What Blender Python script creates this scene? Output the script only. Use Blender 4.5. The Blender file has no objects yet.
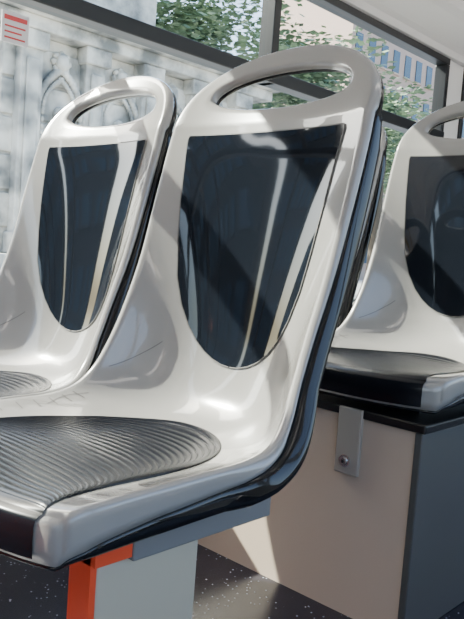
import bpy, bmesh, math, random
from mathutils import Vector, Matrix
random.seed(4)
H=0.73
scene=bpy.context.scene
# ---------------------------------------------------------------- materials
def mat(name,col,rough=.5,metal=0,coat=0,spec=.5,emit=None,es=0):
    m=bpy.data.materials.new(name); m.use_nodes=True
    b=m.node_tree.nodes['Principled BSDF']
    b.inputs['Base Color'].default_value=(*col,1)
    b.inputs['Roughness'].default_value=rough
    b.inputs['Metallic'].default_value=metal
    b.inputs['Coat Weight'].default_value=coat
    b.inputs['Coat Roughness'].default_value=.02
    b.inputs['Specular IOR Level'].default_value=spec
    if emit:
        b.inputs['Emission Color'].default_value=(*emit,1); b.inputs['Emission Strength'].default_value=es
    return m
def N(m,t,**k):
    n=m.node_tree.nodes.new(t)
    for a,b in k.items(): setattr(n,a,b)
    return n
def L(m,a,b): m.node_tree.links.new(a,b)
def bsdf(m): return m.node_tree.nodes['Principled BSDF']
def noise_bump(m,scale=300,strength=.1,dist=.001):
    tc=N(m,'ShaderNodeTexCoord'); n=N(m,'ShaderNodeTexNoise'); n.inputs['Scale'].default_value=scale
    bp=N(m,'ShaderNodeBump'); bp.inputs['Strength'].default_value=strength; bp.inputs['Distance'].default_value=dist
    L(m,tc.outputs['Object'],n.inputs['Vector']); L(m,n.outputs['Fac'],bp.inputs['Height']); L(m,bp.outputs['Normal'],bsdf(m).inputs['Normal'])
def noise_col(m,c1,c2,scale,lo=.4,hi=.6,detail=4):
    tc=N(m,'ShaderNodeTexCoord'); n=N(m,'ShaderNodeTexNoise'); n.inputs['Scale'].default_value=scale; n.inputs['Detail'].default_value=detail
    r=N(m,'ShaderNodeValToRGB'); r.color_ramp.elements[0].position=lo; r.color_ramp.elements[1].position=hi
    r.color_ramp.elements[0].color=(*c1,1); r.color_ramp.elements[1].color=(*c2,1)
    L(m,tc.outputs['Object'],n.inputs['Vector']); L(m,n.outputs['Fac'],r.inputs['Fac']); L(m,r.outputs['Color'],bsdf(m).inputs['Base Color'])

M_grey=mat('shell_grey_plastic',(.285,.272,.256),.22,coat=1)
M_black=mat('back_shell_black',(.005,.0055,.007),.10,coat=.0,spec=.5)
M_panel=mat('panel_gloss_black',(.007,.009,.013),.05,coat=.12,spec=.55)
M_rib=mat('ribbed_black',(.005,.006,.009),.22,coat=.0,spec=.30)
M_seam=mat('seam_dark',(.10,.092,.086),.6)
M_rail=mat('rail_grey',(.22,.215,.21),.45,metal=.1)
M_leg=mat('leg_painted',(.52,.47,.36),.4)
M_red=mat('plain_red',(.85,.09,.03),.4)
M_box=mat('wheel_box_beige',(.56,.445,.35),.30); noise_bump(M_box,260,.25,.001)
M_side=mat('side_grey_grain',(.075,.075,.072),.55); noise_bump(M_side,500,.5,.001)
M_rubber=mat('rubber_black',(.010,.010,.011),.35)
M_brk=mat('bracket_grey',(.36,.32,.275),.45)
M_steel=mat('steel',(.7,.7,.7),.2,metal=1)
M_white=mat('interior_white',(.78,.77,.75),.45)
M_pill=mat('pillar_grey',(.06,.07,.085),.4)
M_wall=mat('wall_panel_grey',(.10,.10,.11),.5)
M_ceil=mat('ceiling_white',(.72,.72,.70),.6)
M_frame=mat('window_gasket',(.010,.011,.013),.3)
M_floor=mat('floor_vinyl',(.03,.035,.05),.25)
tc=N(M_floor,'ShaderNodeTexCoord'); v=N(M_floor,'ShaderNodeTexVoronoi'); v.inputs['Scale'].default_value=75
r=N(M_floor,'ShaderNodeValToRGB'); r.color_ramp.elements[0].position=.10; r.color_ramp.elements[0].color=(.45,.47,.52,1)
r.color_ramp.elements[1].position=.16; r.color_ramp.elements[1].color=(.012,.012,.023,1)
L(M_floor,tc.outputs['Object'],v.inputs['Vector']); L(M_floor,v.outputs['Distance'],r.inputs['Fac']); L(M_floor,r.outputs['Color'],bsdf(M_floor).inputs['Base Color'])
M_glass=bpy.data.materials.new('window_glass'); M_glass.use_nodes=True
nt=M_glass.node_tree; nt.nodes.clear()
o=nt.nodes.new('ShaderNodeOutputMaterial'); mx=nt.nodes.new('ShaderNodeMixShader'); tr=nt.nodes.new('ShaderNodeBsdfTransparent'); gl=nt.nodes.new('ShaderNodeBsdfGlossy'); fr=nt.nodes.new('ShaderNodeLayerWeight')
fr.inputs[0].default_value=.12
tr.inputs[0].default_value=(.82,.92,.93,1); gl.inputs['Roughness'].default_value=.01
nt.links.new(fr.outputs['Fresnel'],mx.inputs[0]); nt.links.new(tr.outputs[0],mx.inputs[1]); nt.links.new(gl.outputs[0],mx.inputs[2]); nt.links.new(mx.outputs[0],o.inputs[0])
# ---------------------------------------------------------------- helpers
def link(o,parent=None):
    scene.collection.objects.link(o)
    if parent: o.parent=parent
    return o
def empty(name,loc=(0,0,0)):
    e=bpy.data.objects.new(name,None); e.empty_display_size=.1; e.location=loc; scene.collection.objects.link(e); return e
def add_box(bm,x0,x1,y0,y1,z0,z1,bev=0,mi=0):
    vs=[bm.verts.new((x,y,z)) for x in (x0,x1) for y in (y0,y1) for z in (z0,z1)]
    fs=[]
    for q in [(0,1,3,2),(4,6,7,5),(0,4,5,1),(2,3,7,6),(0,2,6,4),(1,5,7,3)]:
        f=bm.faces.new([vs[i] for i in q]); f.material_index=mi; fs.append(f)
    if bev:
        es=list({e for f in fs for e in f.edges})
        r=bmesh.ops.bevel(bm,geom=es,offset=bev,segments=3,affect='EDGES',profile=.5)
        for f in r['faces']: f.material_index=mi
def finish(bm,name,mats,parent=None,smooth=False):
    bmesh.ops.recalc_face_normals(bm,faces=bm.faces)
    me=bpy.data.meshes.new(name); bm.to_mesh(me); bm.free()
    for m in mats: me.materials.append(m)
    if smooth: me.polygons.foreach_set('use_smooth',[True]*len(me.polygons))
    return link(bpy.data.objects.new(name,me),parent)
def boxes(name,lst,mats,parent=None,bev=0,smooth=False):
    bm=bmesh.new()
    for b in lst:
        add_box(bm,*b[:6],bev=bev,mi=(b[6] if len(b)>6 else 0))
    return finish(bm,name,mats,parent,smooth)
# ---------------------------------------------------------------- seat surface
K=[((.396,-.306),(.428,-.303),.226),
   ((.412,-.302),(.440,-.293),.236),
   ((.450,-.304),(.472,-.288),.241),
   ((.540,-.312),(.545,-.286),.241),
   ((.640,-.319),(.635,-.284),.241),
   ((.740,-.321),(.712,-.282),.240),
   ((.830,-.314),(.765,-.270),.235),
   ((.886,-.284),(.800,-.238),.226),
   ((.915,-.235),(.826,-.190),.219),
   ((.932,-.170),(.853,-.125),.215),
   ((.944,-.050),(.888,-.025),.217),
   ((.955,.080),(.917,.090),.221),
   ((.966,.180),(.940,.182),.222),
   ((.978,.235),(.953,.235),.220)]
KV=[(a[0],a[1],b[0],b[1],w) for a,b,w in K]
def kat(t):
    n=len(KV)-1; t=max(0,min(n,t)); i=min(int(t),n-1); f=t-i
    p0=KV[max(i-1,0)];p1=KV[i];p2=KV[i+1];p3=KV[min(i+2,n)]
    return [0.5*((2*b)+(-a+c)*f+(2*a-5*b+4*c-d)*f*f+(-a+3*b-3*c+d)*f**3) for a,b,c,d in zip(p0,p1,p2,p3)]
def S(y,t):
    cx,cz,ex,ez,w=kat(t); u=y/w; f=min(abs(u),1.05)**2.6
    return Vector((cx+(ex-cx)*f,y,cz+(ez-cz)*f))
def Sn(y,t):
    t=max(.03,min(12.97,t))
    a=S(y,t+.02)-S(y,t-.02); b=S(y+.002,t)-S(y-.002,t)
    n=a.cross(b); n.normalize()
    if n.x*-1+n.z<0: n=-n
    return n
def xh(y,z): return .978+.40*(z-.235)-.025*abs(y/.22)**2.6

def build_seat_meshes():
    bm=bmesh.new(); T={}
    Nu=36; rows=78; grid=[]
    us=[math.sin((i/Nu*2-1)*math.pi/2*.82)/math.sin(math.pi/2*.82) for i in range(Nu+1)]
    for r in range(rows+1):
        t=13*r/rows; w=kat(t)[4]; row=[]
        for u in us:
            v=bm.verts.new(S(u*w,t)); T[v]=t; row.append(v)
        grid.append(row)
    for r in range(rows):
        for i in range(Nu): bm.faces.new((grid[r][i],grid[r][i+1],grid[r+1][i+1],grid[r+1][i]))
    outer=list(grid[-1]); Na=48; n=2.15
    for k in range(1,Na):
        ph=math.pi*k/Na; c,s=math.cos(ph),math.sin(ph)
        y=.220*math.copysign(abs(c)**(2/n),c); z=.235+.140*abs(s)**(2/n)
        v=bm.verts.new((xh(y,z),y,z)); T[v]=14; outer.append(v)
    zc=.290
    inner=[]
    for v in outer:
        y,z=v.co.y,v.co.z; th=math.atan2((z-zc)/.075,y/.2); c,s=math.cos(th),math.sin(th)
        q=2.15
        yy=.166*math.copysign(abs(c)**(2/q),c); b=.056 if s>0 else .034
        zz=zc+b*math.copysign(abs(s)**(2/q),s)
        inner.append((yy,zz))
    loops=[outer]; R=4
    for k in range(1,R+1):
        f=k/R; lp=[]
        for v,(yy,zz) in zip(outer,inner):
            y=v.co.y*(1-f)+yy*f; z=v.co.z*(1-f)+zz*f
            nv=bm.verts.new((xh(y,z),y,z)); T[nv]=15; lp.append(nv)
        loops.append(lp)
    m=len(outer)
    for k in range(R):
        for i in range(m):
            j=(i+1)%m
            bm.faces.new((loops[k][i],loops[k][j],loops[k+1][j],loops[k+1][i]))
    bmesh.ops.recalc_face_normals(bm,faces=bm.faces)
    bm.normal_update()
    if grid[60][18].normal.x>0:
        bmesh.ops.reverse_faces(bm,faces=bm.faces); bm.normal_update()
    base=list(bm.verts); bm.verts.index_update()
    P={v:v.co.copy() for v in base}; NN={v:v.normal.copy() for v in base}
    bedges=[e for e in bm.edges if len(e.link_faces)==1]
    out={}
    for e in bedges:
        f=e.link_faces[0]; c=f.calc_center_median(); mid=(e.verts[0].co+e.verts[1].co)/2
        tg=(e.verts[1].co-e.verts[0].co)
        if tg.length<1e-9: continue
        tg.normalize(); d=mid-c; d-=tg*d.dot(tg); d.normalize()
        for v in e.verts: out[v]=out.get(v,Vector())+d
    for v in out:
        if T[v]<5.5:
            k=1 if T[v]<4.5 else 5.5-T[v]
            NN[v]=(NN[v]*(1-k)+Vector((0,0,1))*k).normalized()
        d=out[v]-NN[v]*out[v].dot(NN[v]); d.normalize(); out[v]=d
    def lin(t,pts):
        if t<=pts[0][0]: return pts[0][1]
        for (a,b),(c,d) in zip(pts,pts[1:]):
            if t<=c: return b+(d-b)*(t-a)/(c-a)
        return pts[-1][1]
    beta=lambda t: lin(t,[(0,.052),(1.5,.050),(3,.038),(5,.026),(6.5,.017),(8,.014),(13,.016),(14,.020),(15,.016)])
    Bt=lambda t: lin(t,[(0,.058),(2,.062),(3,.062),(5,.062),(6,.056),(8,.042),(10,.042),(12,.044),(13,.036),(14,.032),(15,.030)])
    Bc=lambda t: lin(t,[(0,.040),(5,.042),(6,.046),(8,.040),(12,.042),(13,.036),(15,.030)])
    def mk(basecopy,rings,moved,name,mt):
        b=bmesh.new(); mp={}
        for v in base: mp[v]=b.verts.new(P[v]-NN[v]*(Bt(T[v]) if v in out else Bc(T[v])) if moved else P[v])
        for f in bm.faces: b.faces.new([mp[v] for v in f.verts])
        prev={v:mp[v] for v in out}
        for fn in rings:
            cur={v:b.verts.new(fn(v)) for v in out}
            for e in bedges:
                a,c=e.verts
                b.faces.new((prev[a],prev[c],cur[c],cur[a]))
            prev=cur
        bmesh.ops.recalc_face_normals(b,faces=b.faces)
        me=bpy.data.meshes.new(name); b.to_mesh(me); b.free(); me.materials.append(mt)
        me.polygons.foreach_set('use_smooth',[True]*len(me.polygons)); return me
    def rg(d,a,fr): return lambda v: P[v]+out[v]*d-NN[v]*(a+(beta(T[v])-a)*fr)
    front=mk(True,[rg(.0030,.0010,0),rg(.0058,.0035,0),rg(.0078,.0075,0),rg(.0085,.0100,.2),rg(.0082,.0100,.6),rg(.0070,.0100,.97),rg(.003,.0100,1.0)],False,'front_shell',M_grey)
    def rb(d,k): return lambda v: P[v]+out[v]*d-NN[v]*(beta(T[v])+(Bt(T[v])-beta(T[v]))*k)
    back=mk(True,[rb(.002,.97),rb(.0045,.75),rb(.0055,.4),rb(.0048,.06),rb(.000,.03)],True,'back_shell',M_black)
    bm.free()
    ztab=[(-.210,0),(-.2085,.020),(-.203,.043),(-.193,.066),(-.178,.088),(-.155,.110),(-.12,.131),(-.07,.149),(0,.161),(.08,.171),(.15,.178),(.205,.184),(.214,.182)]
    def pw(z): return lin(z,ztab)
    b=bmesh.new(); rowsP=[]; R=60; C=28
    def t_of(z):
        lo,hi=7.0,13.0
        for _ in range(40):
            mi=(lo+hi)/2
            if kat(mi)[1]<z: lo=mi
            else: hi=mi
        return lo
    for r_ in range(R+1):
        f=r_/R; z=.214-(.424)*math.sin(f*math.pi/2)
        z=max(z,-.2099); t=t_of(z); hw=pw(z)
        rowsP.append([b.verts.new(S(hw*(c/C*2-1),t)+Sn(hw*(c/C*2-1),t)*.0022) for c in range(C+1)])
    for r_ in range(R):
        for c in range(C): b.faces.new((rowsP[r_][c],rowsP[r_][c+1],rowsP[r_+1][c+1],rowsP[r_+1][c]))
    me=bpy.data.meshes.new('gloss_panel'); b.to_mesh(me); b.free(); me.materials.append(M_panel)
    me.polygons.foreach_set('use_smooth',[True]*len(me.polygons)); panel=me
    def strip(b,pts,w,off=.0025):
        prev=None
        for i,(y,t) in enumerate(pts):
            p=S(y,t)+Sn(y,t)*off
            j=min(i+1,len(pts)-1); k=max(i-1,0)
            tg=(S(*pts[j])-S(*pts[k])).normalized(); sd=tg.cross(Sn(y,t)).normalized()*w/2
            cur=(b.verts.new(p+sd),b.verts.new(p-sd))
            if prev: b.faces.new((prev[0],cur[0],cur[1],prev[1]))
            prev=cur
    b=bmesh.new()
    outl=[]
    for i in range(81):
        f=i/80; z=.214-.424*math.sin(f*math.pi/2); z=max(z,-.2099); outl.append((pw(z),t_of(z)))
    for sgn in (-1,1): strip(b,[(sgn*a,t) for a,t in outl],.0022,.0024)
    tt=t_of(.214); strip(b,[(-.181+.362*i/20,tt) for i in range(21)],.0022,.0024)
    for sgn in (-1,1):
        strip(b,[(sgn*(.150+.062*i/12),8.6-1.4*(i/12)) for i in range(13)],.0014,.0006)
        strip(b,[(sgn*(.212+.012*math.sin(i/10*3.1)),5.9-1.3*i/10) for i in range(11)],.0012,.0006)
    for i in range(9):
        t=2.4+.40*i
        for sgn in (-1,1):
            strip(b,[(sgn*(.206+.022*k/4),t) for k in range(5)],.0020,.0008)
    me=bpy.data.meshes.new('seams'); b.to_mesh(me); b.free(); me.materials.append(M_seam); seams=me
    # ribbed insert: bowed ribs following the rear contour, smooth front lip
    b=bmesh.new()
    XF=.400; XR=.850; HW=.184; HWF=.207; XS=.50
    def t_x(x,y):
        lo,hi=0.0,8.0
        if S(y,0).x>=x: return 0.0
        for _ in range(22):
            mi=(lo+hi)/2
            if S(y,mi).x<x: lo=mi
            else: hi=mi
        return lo
    NR=30; per=8; RR=NR*per; C=100; n=2.35
    prof=[-.0004,.0000,.0007,.0009,.0010,.0010,.0009,.0007]
    cols=[]
    for c in range(C+1):
        a=math.pi*c/C; cy=-math.cos(a); sx=math.sin(a)
        cols.append((math.copysign(abs(cy)**(2/n),cy),XS+(XR-XS)*abs(sx)**(2/n)))
    g=[]
    lip=[(-.0105,-.048),(-.0115,-.030),(-.0112,-.014),(-.0095,-.006),(-.0055,-.0012)]
    for dx,dz in lip:
        row=[]
        for yf,xr in cols:
            y=yf*HWF; p=S(y,0)+Vector((dx,0,dz+.0015)); row.append(b.verts.new(p))
        g.append(row)
    for j in range(RR+1):
        f=j/RR; h=prof[j%per] if j>6 else 0; row=[]
        for yf,xr in cols:
            hw=HWF+(HW-HWF)*min(1,f*1.3); y=yf*hw
            x0=S(y,0).x+.001; px=x0+(xr-x0)*f
            t=t_x(px,y); hh=0 if j==RR else h*min(1,(1-abs(yf))*18+.15)
            row.append(b.verts.new(S(y,t)+Sn(y,t)*(.0018+hh if j<RR else .0004)))
        g.append(row)
    for j in range(len(g)-1):
        for c in range(C): b.faces.new((g[j][c],g[j][c+1],g[j+1][c+1],g[j+1][c]))
    bmesh.ops.recalc_face_normals(b,faces=b.faces)
    me=bpy.data.meshes.new('ribbed_cushion'); b.to_mesh(me); b.free(); me.materials.append(M_rib)
    me.polygons.foreach_set('use_smooth',[True]*len(me.polygons)); rib=me
    return dict(front_shell=front,back_shell=back,backrest_panel=panel,seams=seams,ribbed_seat_pan=rib)
SM=build_seat_meshes()
CY=.860
def seat(dx,dy,dz):
    e=empty('bus_seat',(dx,CY+dy,H+dz))
    for k,me in SM.items(): link(bpy.data.objects.new(k,me),e)
    return e
PY=.496
s1=seat(0,0,0); s2=seat(0,PY,0)
r2a=seat(.818,-.012,.079); r2b=seat(.818,PY,.079)
r3a=seat(1.63,0,.079); r3b=seat(1.63,PY,.079)
YW=1.68
# ---------------------------------------------------------------- seat stand
st=empty('seat_stand')
boxes('rails',[(.570,.840,.672,.72,H-.405,H-.368),(.565,.80,1.17,1.22,H-.405,H-.368),(.60,.72,.70,YW,H-.392,H-.362)],[M_rail],st,.003)
boxes('leg',[(.522,.700,.685,.727,0,H-.395)],[M_leg],st,.004)
boxes('leg_front_red',[(.512,.5215,.683,.727,0,H-.365),(.512,.569,.674,.70,H-.398,H-.368)],[M_red],st)  # red strip on the leg's front face, small red piece under the rail
boxes('foot',[(.48,.73,.665,.755,0,.015)],[M_rail],st,.003)
# ---------------------------------------------------------------- wheel box
wb=empty('wheel_arch_box')
boxes('box_face',[(1.22,1.235,.64,YW-.002,0,H-.315)],[M_box],wb)
boxes('box_side',[(1.215,4.4,.624,.640,0,H-.318)],[M_side],wb,.003)
boxes('box_top',[(1.213,4.4,.618,YW-.002,H-.318,H-.300)],[M_rubber],wb,.004)
boxes('seat_mount_rails',[(x,x+.32,y,y+.05,H-.300,H-.285) for x in (1.30,2.1) for y in (.68,1.0,1.25)],[M_rubber],wb)
bk=empty('mounting_bracket')
boxes('plate',[(1.209,1.2195,.755,.812,H-.437,H-.300)],[M_brk],bk,.003)
def cyl(name,r,depth,loc,axis,m,parent,seg=24,r2=None):
    bm=bmesh.new(); bmesh.ops.create_cone(bm,cap_ends=True,segments=seg,radius1=r,radius2=r if r2 is None else r2,depth=depth)
    if axis=='X': bmesh.ops.rotate(bm,verts=bm.verts,matrix=Matrix.Rotation(-math.pi/2,3,'Y'))
    if axis=='Y': bmesh.ops.rotate(bm,verts=bm.verts,matrix=Matrix.Rotation(math.pi/2,3,'X'))
    bmesh.ops.translate(bm,verts=bm.verts,vec=loc)
    return finish(bm,name,[m],parent)
cyl('washer',.0125,.003,(1.2075,.786,H-.409),'X',M_steel,bk)
cyl('bolt_head',.0085,.006,(1.2035,.786,H-.409),'X',M_steel,bk,r2=.007)
cyl('bolt_socket',.0042,.001,(1.2002,.786,H-.409),'X',M_rubber,bk,seg=6)
# ---------------------------------------------------------------- bus shell
boxes('floor',[(-5,6,-1.15,YW+.05,-.06,0)],[M_floor])
ZS=H-.185; ZT=H+.585; ZTOP=H+.94; ZC=2.45
T0=YW; T1=YW+.05; XR_=3.16
boxes('wall_window_side',[(-5,6,T0,T1,0,ZS-.02),(XR_,XR_+.16,T0,T1,ZS-.02,ZTOP+.03),(-5,-4.6,T0,T1,ZS-.02,ZTOP+.03,1),(5.6,6,T0,T1,ZS-.02,ZTOP+.03),(-1.25,-1.1,T0,T1,ZS-.02,ZTOP+.03,1),(-5,6,T0,T1,ZTOP+.03,ZC)],[M_white,M_pill])
wins=[(-4.6,-1.25),(-1.1,XR_),(XR_+.16,5.6)]
for a,b in wins:
    w=empty('window_%d'%(wins.index((a,b))+1))
    g=.035
    fr=[(a,b,T0-.012,T1,ZS-.02,ZS+g-.02),(a,b,T0-.012,T1,ZTOP,ZTOP+.03),(a,a+.03,T0-.012,T1,ZS,ZTOP),(b-.03,b,T0-.012,T1,ZS,ZTOP),(a,b,T0-.016,T1,ZT,ZT+.046)]
    mid=(1.885 if a==-1.1 else (a+b)/2)
    fr.append((mid,mid+.035,T0-.014,T1,ZT,ZTOP))
    boxes('frame',fr,[M_frame],w,.004)
    bm=bmesh.new(); bm.faces.new([bm.verts.new(p) for p in ((a+.02,T0+.02,ZS),(b-.02,T0+.02,ZS),(b-.02,T0+.02,ZTOP),(a+.02,T0+.02,ZTOP))])
    finish(bm,'glass',[M_glass],w)
bm=bmesh.new(); prof=[(YW-.002,ZTOP+.03),(YW-.02,ZTOP+.035),(YW-.03,ZTOP+.06),(YW-.05,ZTOP+.075),(YW-.16,ZTOP+.12),(YW-.19,ZTOP+.14),(YW-.19,ZTOP+.17),(YW-.30,ZTOP+.40),(YW-.6,ZC-.01)]
A=[bm.verts.new((-5,y,z)) for y,z in prof]; B=[bm.verts.new((6,y,z)) for y,z in prof]
for i in range(len(prof)-1): bm.faces.new((A[i],B[i],B[i+1],A[i+1]))
finish(bm,'trim_1',[M_white])
boxes('ceiling',[(-5,6,-1.15,YW+.05,ZC,ZC+.05)],[M_ceil])
boxes('wall_aisle_side',[(-5,6,-1.15,-1.1,0,.65),(-5,6,-1.15,-1.1,1.95,ZC),(-5,-4.7,-1.15,-1.1,.65,1.95),(-2,-1.85,-1.15,-1.1,.65,1.95),(1,1.15,-1.15,-1.1,.65,1.95),(4,4.2,-1.15,-1.1,.65,1.95)],[M_white])
boxes('wall_rear',[(6,6.05,-1.15,YW+.05,0,ZC)],[M_wall])
boxes('wall_front',[(-5.05,-5,-1.15,YW+.05,0,.8),(-5.05,-5,-1.15,YW+.05,2.0,ZC)],[M_wall])
boxes('red_bounce_panel',[(-.32,-.29,.75,YW-.02,.0,.70)],[M_red],None,.01)  # unseen panel, added to throw a red tint onto the seats
boxes('reflection_screen',[(-3.0,-2.96,.35,YW-.02,0,2.1),(-3.0,-2.96,-1.1,-.5,0,2.1)],[M_wall],None,.01)  # unseen dark screens, added to darken the front in the backrest reflections
for x,y in [(-.9,.55),(-2.4,.55)]:
    cyl('grab_pole' ,.017,ZC,(x,y,ZC/2),'Z',mat('pole_yellow',(.8,.5,.03),.3),None)
e=empty('window_sticker')
sx0,sx1=.90,.975; zz=H+.475
boxes('label',[(sx0,sx1,T0+.014,T0+.018,zz,zz+.075)],[mat('sticker_white',(.75,.72,.72),.5)],e)
lst=[(sx0+.006,sx1-.006,T0+.0125,T0+.014,zz+.055,zz+.066)]
for i in range(3): lst.append((sx0+.008,sx1-.01-.01*(i%2),T0+.0125,T0+.014,zz+.010+.014*i,zz+.014+.014*i))
boxes('print',lst,[mat('sticker_red',(.65,.06,.06),.5)],e)
# ---------------------------------------------------------------- exterior
M_asph=mat('pavement',(.42,.41,.39),.9)
boxes('ground',[(-60,60,-40,60,-.5,-.4)],[M_asph])
M_stone=mat('monument_stone',(.6,.6,.58),.8)
noise_col(M_stone,(.18,.185,.18),(.70,.67,.61),3,.35,.62,8)
mon=empty('stone_monument')
OX=2.4
lst=[(1.0,6.2,7.0,9.5,-.4,.3),(1.3,5.9,7.2,9.5,.3,.5),(1.6,5.6,7.5,9.5,.5,3.0),(1.3,5.9,7.25,9.5,3.0,3.15),(1.2,6.0,7.1,9.5,3.15,3.3),(1.9,4.0,7.8,9.5,3.3,6),(1.75,4.15,7.65,9.5,3.3,3.6)]
for i in range(5):
    x=1.75+i*.86; lst+=[(x,x+.28,7.34,7.5,.5,3.0),(x-.04,x+.32,7.28,7.5,2.8,3.0),(x-.04,x+.32,7.28,7.5,.5,.75),(x+.06,x+.22,7.30,7.34,.8,2.7)]
for i in range(5):
    lst.append((1.6,5.6,7.47,7.5,.8+i*.42,.8+i*.42+.385))
boxes('plinth',[(a+OX,b+OX,*r) for a,b,*r in lst],[M_stone],mon,.02)
bm=bmesh.new()
def blob(x,y,z,r,sx=1,sy=1,sz=1,sub=1):
    bmesh.ops.create_icosphere(bm,subdivisions=sub,radius=r,matrix=Matrix.Translation((x+OX,y,z))@Matrix.Diagonal((sx,sy,sz,1)))
for cx in (2.32,3.18,4.04,4.90):
    for rad,th in ((.30,.035),(.23,.022)):
        for sg in (-1,1):
            for k in range(14):
                a0=k/13*math.radians(62)
                x=cx+sg*(rad-2*rad*(1-math.cos(a0))); z=2.15+2*rad*math.sin(a0)
                blob(x,7.42,z,th*1.3,1,1,1.3)
            for k in range(16):
                blob(cx+sg*rad,7.42,.95+k*.08,th*1.2,1,1,1.5)
    blob(cx,7.42,2.16,.075,1,1,1.2,2); blob(cx,7.42,1.85,.15,.9,.6,1.5,2); blob(cx,7.42,1.42,.15,.95,.6,2.3,2)
    blob(cx-.12,7.40,1.75,.05,.8,.8,3); blob(cx+.12,7.40,1.75,.05,.8,.8,3)
    blob(cx,7.40,2.75,.10,1,.6,1.2)
    for k in range(8):
        a=k*math.pi/4; blob(cx+.10*math.cos(a),7.44,2.75+.10*math.sin(a),.045)
finish(bm,'carvings',[M_stone],mon,True)
M_fac=mat('facade_pale',(.60,.58,.54),.8); M_fac2=mat('facade_brick',(.50,.36,.30),.8); M_fac3=mat('facade_dark',(.06,.055,.05),.8); M_win=mat('facade_glass',(.05,.09,.14),.15)
def building(x0,x1,y0,h,m,nx,nz,name='office_building',dp=6):
    e=empty(name); l=[(x0,x1,y0,y0+dp,-.4,h)]; 
    boxes('walls',l,[m],e)
    l=[];w=(x1-x0)/nx; hh=h/nz; fr=[]
    for i in range(nx):
        for j in range(nz):
            l.append((x0+w*(i+.25),x0+w*(i+.75),y0-.06,y0-.01,hh*(j+.25),hh*(j+.8)))
            fr.append((x0+w*(i+.2),x0+w*(i+.8),y0-.12,y0-.01,hh*(j+.2),hh*(j+.24)))
    boxes('windows',l,[M_win],e); boxes('sills',fr,[m],e)
building(-5.5,5,24,14,M_fac3,8,5,'facade_block')  # out of view; dark facade keeps the backrest reflections dark
building(31,46,22,15,M_fac2,12,7)
building(12,28,30,9,M_fac,12,4,'facade_block')
for x0,x1,h in ((-48,-30,18),(-28.0,-22.5,18),(-22.0,-16.0,18),(-14.0,-12.0,18),(-11.5,-7.2,11.5)):
    building(x0,x1,17,h,M_fac3,4,5,'facade_block',1.2)  # unseen dark slabs, gaps between them shape light streaks in the backrest reflections
M_leaf=mat('leaves',(.16,.27,.10),.6); noise_col(M_leaf,(.03,.075,.045),(.28,.38,.22),1.1,.35,.65)
M_bark=mat('bark',(.09,.07,.05),.9)
def tree(x,y,h,rad,nleaf=4200):
    e=empty('street_tree',(x,y,-.4))
    cyl('trunk',.2,h*.65,(0,0,h*.325),'Z',M_bark,e,12,.12)
    bm=bmesh.new()
    cl=[(Vector((random.uniform(-1,1),random.uniform(-1,1),random.uniform(-.6,.8)))*rad*.65,rad*random.uniform(.35,.6)) for _ in range(9)]
    for i in range(nleaf):
        c,rr=random.choice(cl)
        d=Vector((random.gauss(0,1),random.gauss(0,1),random.gauss(0,1))).normalized()*rr*random.uniform(.4,1)
        p=c+d+Vector((0,0,h*.75)); s=random.uniform(.07,.15)
        R=Matrix.Rotation(random.uniform(0,6.28),3,'Z')@Matrix.Rotation(random.uniform(-1,1),3,'X')
        vs=[bm.verts.new(p+R@Vector(q)*s) for q in ((-1,0,0),(0,-.45,0),(1,0,0),(0,.45,0))]
        bm.faces.new(vs)
    finish(bm,'crown',[M_leaf],e)
for x,y,h,rd in [(12.5,11,6.6,2.3),(11.0,15.5,8.5,2.8),(16,16,7,2.6),(19,12,6.2,2.3),(23,19,7.5,2.7),(7.2,14.5,9.5,2.9),(28,17,7,2.4),(11.5,13,8.5,2.4)]: tree(x,y,h,rd)
# ---------------------------------------------------------------- light
w=bpy.data.worlds.new('World'); scene.world=w; w.use_nodes=True
nt=w.node_tree; bg=nt.nodes['Background']; sky=nt.nodes.new('ShaderNodeTexSky'); sky.sky_type='NISHITA'; sky.sun_disc=False; sky.sun_elevation=math.radians(45); sky.sun_rotation=math.radians(-20); sky.dust_density=4; sky.ozone_density=.8
nt.links.new(sky.outputs[0],bg.inputs[0]); bg.inputs[1].default_value=.92
def sun(d,st,ang=.6,col=(1,.93,.81)):
    l=bpy.data.lights.new('sun','SUN'); l.energy=st; l.angle=math.radians(ang); l.color=col
    o=bpy.data.objects.new('sun',l); scene.collection.objects.link(o)
    o.rotation_euler=Vector(d).to_track_quat('-Z','Y').to_euler(); o.location=(0,5,6)
sun((.42,-.80,-.66),23)
for i,x in enumerate((-3,-.5,2,4.3)):
    boxes('ceiling_fill',[(x-.9,x+.9,-.25,-.05,ZC-.02,ZC)],[mat('fill_glow_%d'%i,(.9,.9,.9),.5,emit=(1,.93,.84),es=4)])  # unseen glowing strips, added as interior fill light
# ---------------------------------------------------------------- camera
cd=bpy.data.cameras.new('camera'); cam=bpy.data.objects.new('camera',cd); scene.collection.objects.link(cam)
cd.sensor_fit='VERTICAL'; cd.sensor_height=36; cd.sensor_width=27; cd.lens=712/619*36; cd.clip_start=.02; cd.clip_end=300
cam.matrix_world=Matrix(((.6858,.0097,-.7277,0),(-.7239,.1114,-.6809,0),(.0745,.9937,.0834,H),(0,0,0,1)))
scene.camera=cam
